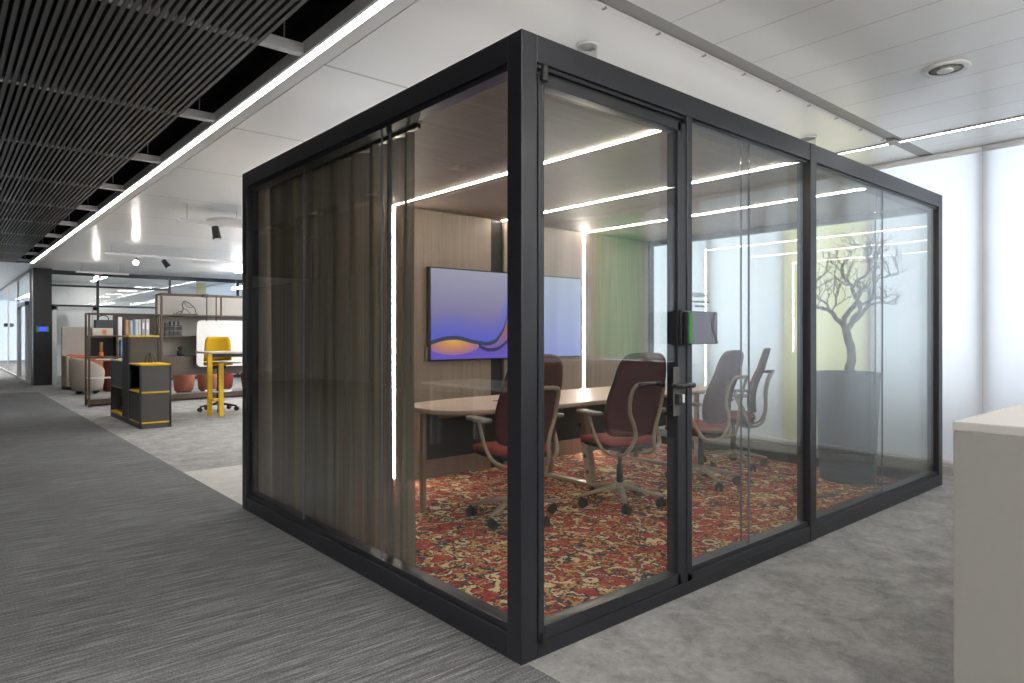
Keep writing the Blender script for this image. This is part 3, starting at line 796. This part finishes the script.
# bronze open shelf (front one)
def frame_shelf(name, label, loc, w, d, h, zs, r=.016):
    t = thing(name, label, 'shelf', loc)
    for x in (0, w):
        for y in (0, d): bxo('upright', x-r,x+r, y-r,y+r, 0,h, M['bronze_dark'], t, .003)
    for z, mat, zt in zs: bxo('shelf_board', 0,w, 0,d, z,z+zt, M[mat], t, .002)
    bm = box(B(), 0,w, -r,r, h-.03,h); box(bm, 0,w, d-r,d+r, h-.03,h); box(bm, -r,r, 0,d, h-.03,h); box(bm, w-r,w+r, 0,d, h-.03,h)
    obj('top_frame', bm, M['bronze_dark'], t, .003)
    bxo('plinth', 0,w, 0,d, .03,.13, M['bronze_dark'], t, .003)
    return t
t = frame_shelf('open_shelf', 'bronze framed open shelf with books behind the charcoal cabinet', (.35,12.1,0), 1.14, .36, 1.69, [(1.255,'bronze_dark',.025),(.87,'bronze_dark',.025),(.50,'offwhite',.012)])
bxo('divider', .43,.455, .0,.36, .13,1.66, M['bronze_dark'], t); bxo('back_panel', .02,.43, .34,.352, .90,1.25, M['black'], t)
bxo('back_panel', .46,1.12, .34,.352, 1.30,1.66, M['charcoal'], t)
bxo('side_box', .455,.52, .01,.34, 1.282,1.62, M['alu'], t, .003)
bk = [((.10,.055,.03),.035,.30,'dark brown book at the left end of the book row'),((.42,.27,.15),.045,.29,'tan book next to the dark brown book in the book row'),((.20,.17,.14),.030,.27,'narrow grey-brown book between the tan and cream books'),((.55,.48,.36),.042,.28,'cream book left of the blue book in the book row'),((.07,.22,.50),.046,.29,'blue book in the middle of the book row on the bronze shelf'),((.62,.60,.56),.050,.30,'white book touching the blue book on its right'),((.55,.53,.52),.040,.30,'pale grey book at the right end of the book row'),]
x = .90
for c, w, h, lab in bk:
    k_ = thing('book', lab, 'book', (x,12.13,1.281), 0, 'books on the bronze shelf')
    bxo('cover', 0,w*.94, 0,.20, 0,h, plain('book_cover_%.2f' % x, c, .6), k_, .003)
    bxo('pages', .004,w*.94-.004, .006,.205, .004,h-.004+.0045, M['offwhite'], k_)
    x += w
for xx, c, lab in ((1.20,(.35,.35,.35),'grey binder standing apart at the right of the bronze shelf'),(1.27,(.55,.55,.55),'light grey binder at the right end of the bronze shelf')):
    k_ = thing('binder', lab, 'binder', (xx,12.13,1.281), 0, 'books on the bronze shelf')
    bxo('cover', 0,.058, 0,.24, 0,.31, plain('binder_cover_%.2f' % xx, c, .5), k_, .004); bxo('label_slot', .015,.043, -.002,.0, .12,.24, M['white'], k_)
k_ = thing('book', 'blue book standing on the lower board of the bronze shelf', 'book', (.86,12.14,.896), 0, 'books on the bronze shelf')
bxo('cover', 0,.035, 0,.2, 0,.30, plain('book_cover_low', (.12,.28,.5), .6), k_, .003); bxo('pages', .004,.031, .005,.205, .004,.302, M['offwhite'], k_)
k_ = thing('storage_box', 'cream fabric box with an orange square, on the top board of the bronze shelf', 'box', (.40,12.13,1.281))
bxo('body', 0,.33, 0,.28, 0,.135, M['cream'], k_, .008); bxo('patch', .16,.225, -.003,.0, .02,.105, M['orange'], k_)
k_ = thing('crate', 'grey crate stacked on the cream fabric box', 'crate', (.46,12.15,1.417))
bxo('body', 0,.27, 0,.22, 0,.15, M['modesty'], k_, .006); obj('handle', tube(B(), catmull([(.05,.1,.15),(.07,.1,.21),(.135,.1,.235),(.20,.1,.21),(.22,.1,.15)],5), .008, 6), M['wire'], k_, smooth=True)
k_ = thing('vase', 'slim amber glass vase with an orange base on the middle board of the bronze shelf', 'vase', (.55,12.22,.896))
obj('neck', lathe(B(), [(.034,.085),(.03,.10),(.03,.24),(.036,.26)], seg=20), plain('amber_glass', (.30,.16,.05), .2), k_, smooth=True); obj('base', lathe(B(), [(.042,0),(.045,.02),(.04,.085)], seg=20), M['orange'], k_, smooth=True)

# tall back shelf with white back panel
t = frame_shelf('tall_shelf', 'tall bronze shelving unit with a pale back panel and dark cabinet', (1.57,12.27,0), 2.2, .40, 2.10, [(1.66,'bronze_dark',.03),(1.25,'bronze_dark',.025),(.85,'charcoal',.025)], .018)
bxo('back_panel', .02,2.18, .385,.395, .87,2.07, M['shelf_back'], t); bxo('cabinet_body', .02,2.18, .0,.38, .50,.85, M['dark_wood'], t, .003)
bxo('upright', 1.09,1.12, -.016,.016, .0,2.08, M['bronze_dark'], t)
k_ = thing('wire_sculpture', 'black wire animal sculpture on a dark plate at the top of the tall shelf', 'sculpture', (1.95,12.42,1.691))
obj('plate', box(B(), -.12,.30, -.10,.10, 0,.02), M['black'], k_, .003)
bm = tube(B(), catmull([(.0,0,.02),(.05,0,.12),(.03,0,.20),(.07,0,.27),(.13,0,.25),(.20,0,.20),(.27,0,.12),(.29,0,.02)],6), .009, 6)
tube(bm, catmull([(.05,0,.13),(.12,.02,.10),(.18,.03,.03)],6), .008, 6); tube(bm, catmull([(.07,0,.26),(.10,-.03,.18),(.17,-.03,.15),(.23,0,.17)],6), .007, 6); tube(bm, catmull([(-.08,0,.03),(.0,.03,.07),(.05,.03,.05)],5), .007, 6)
obj('wire_body', bm, M['wire'], k_, smooth=True)
k_ = thing('letter_rack', 'black rack of rows of small blocks on the middle board of the tall shelf', 'rack', (1.66,12.36,1.276))
bxo('frame', 0,.31, .0,.10, 0,.015, M['black'], k_)
for r in range(3):
    for q in range(4):
        if r == 2 and q > 0:
            bxo('post', .085+.075*(q-1),.105+.075*(q-1), .02,.08, .19,.28, M['black'], k_)
        else: bxo('block', .0+.078*q,.07+.078*q, .02,.08, .016+.088*r,.090+.088*r, M['black'] if (r+q)%3 else M['modesty'], k_, .003)
bxo('bar', .07,.31, .02,.08, .19,.205, M['black'], k_)
k_ = thing('potted_plant', 'small dark potted plant on the tall shelf under the black rack', 'plant', (1.94,12.40,.876))
obj('pot', lathe(B(), [(.055,0),(.07,.10),(.062,.10),(.05,.09)], seg=20), M['black'], k_, smooth=True)
bm = B()
for q in range(26):
    a = q*2.4; r_ = .02+.05*(q%5)/5
    tube(bm, [(0,0,.09),(r_*math.cos(a)*.6,r_*math.sin(a)*.6,.14),(r_*math.cos(a),r_*math.sin(a),.17+.01*(q%4))], [.006,.012,.002], 5)
obj('foliage', bm, M['leaf'], k_)

# hanging whiteboard
t = thing('hanging_whiteboard', 'white round-cornered board hung by two straps in front of the tall shelf', 'whiteboard', (2.16,12.10,.66))
obj('panel', prism(B(), rrect(0,1.5,0,.92,.09,6), 0,.025, 'y'), M['board'], t, .004)
for x in (.18,.36): obj('strap', box(B(), x,x+.02, .0,.012, .90,1.42), M['black'], t)
obj('hook', box(B(), .13,.22, -.01,.14, 1.38,1.44), M['black'], t, .003)

# two-level standing desk with yellow legs
t = thing('standing_desk', 'high table with grey tops at two levels and square yellow legs', 'table', (1.57,9.08,0))
def leg(x, y, z): return bxo('leg', x,x+.068, y,y+.06, 0,z, M['yellow'], t, .005)
leg(0,.27,.985); leg(.09,.0,.855); leg(1.5,.27,.985); leg(1.5,.0,.855)
obj('foot_rung', box(B(), .02,.14, .04,.29, .24,.275), M['yellow'], t, .004)
obj('high_top', prism(B(), rrect(-.02,1.7,.22,.95,.03), .99,1.018), M['table_edge'], t, .004)
obj('low_top', prism(B(), rrect(.10,1.7,-.45,.16,.2), .855,.88), M['shelf_back'], t, .004)
obj('under_rail', box(B(), .02,1.5, .28,.33, .93,.985), M['black'], t)
k_ = tag(obj('tray', prism(B(), rrect(0,.3,0,.2,.03), 0,.02), M['orange'], bevel=.004), 'flat orange tray lying on the lower level of the standing desk', 'tray'); k_.location = (1.99,8.85,.882)

# yellow high task stool
t = thing('drafting_chair', 'yellow shell drafting stool on a black star base behind the standing desk', 'chair', (1.91,9.95,0), math.radians(165))
bm = B()
for k2 in range(5):
    a = 2*PI*k2/5+.3; d = Vector((math.cos(a),math.sin(a),0)); tube(bm, [d*.03+Vector((0,0,.13)), d*.3+Vector((0,0,.085))], [.024,.014], 8)
base = obj('star_base', bm, M['black'], t, smooth=True)
for k2 in range(5):
    a = 2*PI*k2/5+.3; p = Vector((math.cos(a)*.3,math.sin(a)*.3,.04)); ax = Vector((-math.sin(a),math.cos(a),0))*.024
    obj('castor', cyl(B(), p-ax, p+ax, .038, 14), M['soft_black'], base)
obj('gas_lift', lathe(B(), [(.028,.12),(.028,.4),(.018,.41),(.018,.76)], seg=14), M['black'], t, smooth=True)
obj('foot_ring', tube(B(), [(.21*math.cos(a*PI/12),.21*math.sin(a*PI/12),.34) for a in range(25)], .013, 8), M['alu'], t, smooth=True)
obj('seat', prism(B(), rrect(-.23,.23,-.21,.23,.1), .78,.83), M['yellow_dark'], t, .015)
bm = B(); gridsurf(bm, lambda a, b: ((2*a-1)*(.22-.03*b)*(1-max(0,b-.8)**2*4), -.21-.05*b+.06*(2*a-1)**2, .84+.42*b), 10, 10); obj('backrest', bm, M['yellow_dark'], t, smooth=True, solid=.03)
obj('mechanism', box(B(), -.12,.12, -.14,.14, .72,.78), M['black'], t, .01)

# poufs
def pouf(label, loc, mat):
    t = thing('pouf', label, 'stool', loc, 0, 'upholstered stools behind the tall shelf')
    obj('cushion', lathe(B(), [(.165,.05),(.19,.07),(.225,.40),(.22,.445),(.19,.465)], seg=28), mat, t, smooth=True)
    obj('foot_ring', lathe(B(), [(.14,.0),(.15,.0),(.15,.05),(.14,.05)], seg=24), M['black'], t)
for x, y, m, lab in ((2.42,14.0,'salmon','salmon tapered stool nearest the charcoal cabinet, seen below the tall shelf'),(2.92,14.0,'salmon','salmon tapered stool second from the charcoal cabinet, beside the yellow leg'),
                  (3.36,14.3,'brick','brick red tapered stool between the yellow legs'),(3.98,14.3,'brick','brick red tapered stool furthest right, against the booth frame')):
    pouf(lab, (x,y,0), M[m])

# high-back sofa booth
t = thing('sofa', 'high-backed greige felt sofa with salmon cushions behind the bronze shelf', 'sofa', (.55,16.5,0))
bxo('back_screen', 0,1.9, .75,.83, .0,1.48, M['greige'], t, .02); bxo('side_screen', 0,.07, .0,.75, .08,.80, M['beige'], t, .02); bxo('side_screen', 1.83,1.9, .0,.75, .08,1.48, M['greige'], t, .02)
bxo('seat', .07,1.83, .05,.75, .12,.44, M['salmon'], t, .05); bxo('back_cushion', .07,1.83, .58,.75, .44,.82, M['salmon'], t, .06)
# armchair
t = thing('tub_chair', 'beige upholstered tub armchair on castors in front of the sofa', 'armchair', (.80,15.3,0), math.radians(-105))
def shell(a, b):
    th = math.radians(-35+250*a); side = abs(2*a-1)
    h = .78-.24*side**2.2
    prof = [(.29,.08),(.335,.30),(.345,h-.05),(.33,h),(.29,h+.005),(.265,h-.04),(.255,.40)]
    i = min(int(b*6), 5); f = b*6-i; r = prof[i][0]+(prof[i+1][0]-prof[i][0])*f; z = prof[i][1]+(prof[i+1][1]-prof[i][1])*f
    return (r*math.cos(th+PI*1.0+.61-.0), r*math.sin(th+PI*1.0+.61), z)
bm = B(); gridsurf(bm, shell, 32, 12); obj('shell', bm, M['beige'], t, smooth=True, solid=.02)
obj('seat', lathe(B(), [(.25,.10),(.285,.12),(.285,.40),(.265,.44),(.2,.45)], seg=32), M['beige'], t, smooth=True)
for k2 in range(4):
    a = PI/4+k2*PI/2; obj('castor', cyl(B(), (.22*math.cos(a)-.02,.22*math.sin(a),.045), (.22*math.cos(a)+.02,.22*math.sin(a),.045), .045, 12), M['soft_black'], t)
t = thing('side_table', 'round oak-topped side table on a terracotta drum behind the bronze shelf', 'table', (1.45,15.75,0))
obj('drum', lathe(B(), [(.25,0),(.28,.02),(.28,.68),(.25,.70)], seg=28), M['terracotta'], t, smooth=True); obj('table_top', lathe(B(), [(.42,.70),(.43,.71),(.43,.73),(.42,.735)], seg=36), M['tabletop'], t)
obj('seam', tube(B(), [(.282*math.cos(a*PI/14),.282*math.sin(a*PI/14),.34) for a in range(29)], .006, 5), M['brick'], t)

# suspended rails, spots and discs in the lounge
def rail(label, x0, x1, y, z):
    t = thing('track_rail', label, 'lighting track', (x0,y,z))
    obj('rail', box(B(), 0,x1-x0, -.018,.018, 0,.04), M['alu'], t, .003)
    for x in (.12, x1-x0-.3): obj('suspension', cyl(B(), (x,0,.04), (x,0,ZC-z), .004, 6), M['grey_rail'], t)
rail('suspended lighting rail nearest the booth, ending under the white discs', .62, 3.2, 7.4, 2.76)
rail('long suspended lighting rail farther back, carrying two spotlights', .65, 4.8, 12.5, 2.80)
def spot(label, loc, aim, lit):
    t = thing('spotlight', label, 'spotlight', loc, 0, 'track spotlights in the lounge')
    obj('adapter', box(B(), -.09,.09, -.016,.016, -.02,.0), M['alu'], t, .003); obj('arm', cyl(B(), (0,0,-.02), (0,0,-.07), .012, 8), M['black'], t)
    a = Vector(aim).normalized(); c = Vector((0,0,-.10))
    obj('head', tube(B(), [c-a*.08, c+a*.09], [.045,.055], 18), M['black'] if not lit else M['alu'], t)
    obj('lens', tube(B(), [c+a*.0905, c+a*.094], .045, 18), M['lamp'] if lit else M['white'], t)
spot('lit spotlight on the farther suspended rail', (1.19,12.5,2.80), (-.35,-.9,-.35), True)
spot('unlit black spotlight on the farther suspended rail, beside the lit one', (1.70,12.5,2.80), (.5,-.3,-.8), False)
spot('bright flaring spotlight by the glass partition at the far end of the lounge', (1.2,16.6,2.75), (-.5,-.85,-.15), True)
bxo_ = thing('track_rail', 'short suspended rail above the flaring spotlight at the far end', 'lighting track', (.75,16.6,2.75))
obj('rail', box(B(), 0,1.1, -.018,.018, 0,.04), M['alu'], bxo_, .003); obj('suspension', box(box(B(), .1,.11, -.004,.004, .04,.25), .9,.91, -.004,.004, .04,.25), M['grey_rail'], bxo_)
spot('black projector spot hanging under the white disc next to the booth frame', (1.10,7.4,2.76), (.1,-.2,-1), False)
for x, y, lab in ((1.42,7.55,'thin white ceiling disc hanging beside the booth frame, the outer one'),(1.95,7.62,'thin white ceiling disc partly hidden by the booth frame')):
    t = thing('ceiling_disc', lab, 'ceiling disc', (x,y,2.83), 0, 'white hanging discs in the lounge')
    obj('disc', lathe(B(), [(.36,.0),(.375,.01),(.375,.025),(.36,.03)], seg=40), M['translucent_disc'], t, smooth=False); obj('rim', lathe(B(), [(.374,.0),(.384,.0),(.384,.03),(.374,.03)], seg=40, cap=False), M['white'], t)
    obj('suspension', cyl(B(), (0,0,.03), (0,0,.17), .005, 6), M['grey_rail'], t)

# ------------------------------------------------------------------ far glass partition, column, rooms beyond
yp = 18.9
struct(bxo('column', .143,.535, yp,yp+.5, 0,ZC, M['frame']))
t = thing('room_sign', 'small blue room screen with green side lights on the dark column', 'touch panel', (.335,yp,1.44))
bxo('housing', -.13,.13, -.03,0, -.085,.085, M['black'], t, .004); bxo('screen', -.085,.095, -.0315,-.030, -.06,.06, M['blue_screen'], t)
for a, b in ((-.125,-.10),(.105,.13)): bxo('status_light', a,b, -.034,-.0, -.08,.08, M['green_led'], t)
bm = box(B(), .535,8, yp,yp+.08, 2.86,2.97)
for z in (2.55,2.03): box(bm, .535 if z > 2.2 else .535,6 if z < 2.2 else 3.3, yp+.01,yp+.06, z,z+.05)
for x in (1.53,3.3,5.2): box(bm, x,x+.06, yp+.005,yp+.07, 0,2.9)
box(bm, 1.55,8, yp+.01,yp+.06, 0,.08)
struct(obj('wall_partition', bm, M['frame']))
struct(bxo('window_4', .535,8, yp+.03,yp+.04, .0,2.87, M['glass_far']))
bm = box(B(), .545,.64, yp-.02,yp+.09, 0,2.03); box(bm, 1.44,1.53, yp-.02,yp+.09, 0,2.03); box(bm, .545,1.53, yp-.02,yp+.09, 1.94,2.03)
struct(obj('door_1', bm, M['alu']))
struct(bxo('wall_far_room', .5,8, 23.5,23.6, 0,ZC, M['white']))
tag(bxo('wall_stripe_panel', 4.16,4.42, 19.3,19.36, 0,2.86, M['blind_yellow']), 'narrow yellow panel standing behind the far glass partition', 'panel')
t = thing('flip_chart', 'white flip chart standing behind the glass door at the far end', 'flip chart', (.85,20.4,0))
obj('sheet', prism(B(), [(-.28,1.0),(.28,.98),(.22,1.85),(-.26,1.88)], 0,.03, 'y'), M['white'], t)
for x in (-.22,.2): obj('leg', tube(B(), [(x,.04,1.8),(x*1.5,.35 if x < 0 else -.05,0)], .014, 8), M['alu'], t)
# glass wall along the corridor end
bm = B()
for y in (19.45,23.0,26.5,31.0): box(bm, .12,.17, y,y+.07, 0,ZC)
box(bm, .12,.17, 19.4,38.9, 2.93,ZC); box(bm, .12,.17, 19.4,38.9, 0,.06)
struct(obj('wall_glazed', bm, M['alu'])); struct(bxo('window_5', .14,.15, 19.4,38.9, .06,2.93, M['glass_far']))
bm = box(B(), .09,.20, 20.2,20.32, 0,2.2); box(bm, .09,.20, 22.6,22.72, 0,2.2); box(bm, .09,.20, 20.2,22.72, 2.1,2.2)
struct(obj('door_2', bm, M['alu']))
t = thing('room_sign', 'small green-lit room panel on the door post at the far left', 'touch panel', (.05,26.4,1.62))
bxo('housing', -.02,.06, -.1,.1, -.06,.06, M['black'], t); bxo('status_light', -.04,-.02, -.1,.1, -.05,.05, M['green_led'], t)
# work table across the corridor (seen in the glass)
t = thing('bench_table', 'long white bench table across the corridor, mirrored in the curtain glass', 'table', (-3.0,1.6,0))
bxo('table_top', -.4,.4, 0,3.2, .71,.74, M['white'], t, .004)
for x in (-.34,.30):
    for y in (.1,3.04): bxo('leg', x,x+.05, y,y+.05, 0,.71, M['alu'], t, .003)

# light strips added to brighten the lounge and far rooms
def added_strip(x0, x1, y0, y1, lab):
    t = thing('linear_downlight', lab, 'light', (x0,y0,2.995)); obj('diffuser', box(B(), 0,x1-x0, 0,y1-y0, -.004,.0), M['led'], t); obj('profile', box(box(B(), -.02,0, 0,y1-y0, -.006,0), x1-x0,x1-x0+.02, 0,y1-y0, -.006,0), M['white'], t)
added_strip(4.5,4.58, 5,17, 'added ceiling light strip over the lounge on the window side')
added_strip(2.0,2.10, 19.5,23, 'added ceiling light strip in the room behind the far partition')
added_strip(3.2,3.5, 24.5,36, 'second added ceiling light strip in the glazed room at the corridor end')
added_strip(1.2,1.5, 24.5,36, 'added ceiling light strip in the glazed room at the corridor end')
added_strip(-1.0,-.9, 24,38, 'added ceiling light strip over the corridor end')

# ------------------------------------------------------------------ world, camera, view
w = bpy.data.worlds.new('daylight'); S.world = w; w.use_nodes = True
bg = w.node_tree.nodes['Background']; bg.inputs[0].default_value = (.82,.91,1,1); bg.inputs[1].default_value = 1.65
cd = bpy.data.cameras.new('camera'); cam = bpy.data.objects.new('camera', cd); COL.objects.link(cam)
cd.sensor_width = 36; cd.lens = 670.7/1024*36
cam.location = (-1.74144,-1.96872,1.29876)
yaw = .860746
cam.rotation_euler = (PI/2, 0, yaw-PI/2)
cd.shift_y = -6.95/1024
cd.clip_end = 200
S.camera = cam
S.view_settings.view_transform = 'Standard'; S.view_settings.look = 'None'; S.view_settings.gamma = 1
S.view_settings.exposure = 1.0; S.view_settings.use_curve_mapping = False
c = S.cycles
c.use_denoising = True; c.max_bounces = 14; c.diffuse_bounces = 5; c.glossy_bounces = 5; c.transparent_max_bounces = 40; c.transmission_bounces = 8
c.sample_clamp_indirect = 6; c.caustics_reflective = False; c.caustics_refractive = False; c.use_light_tree = True
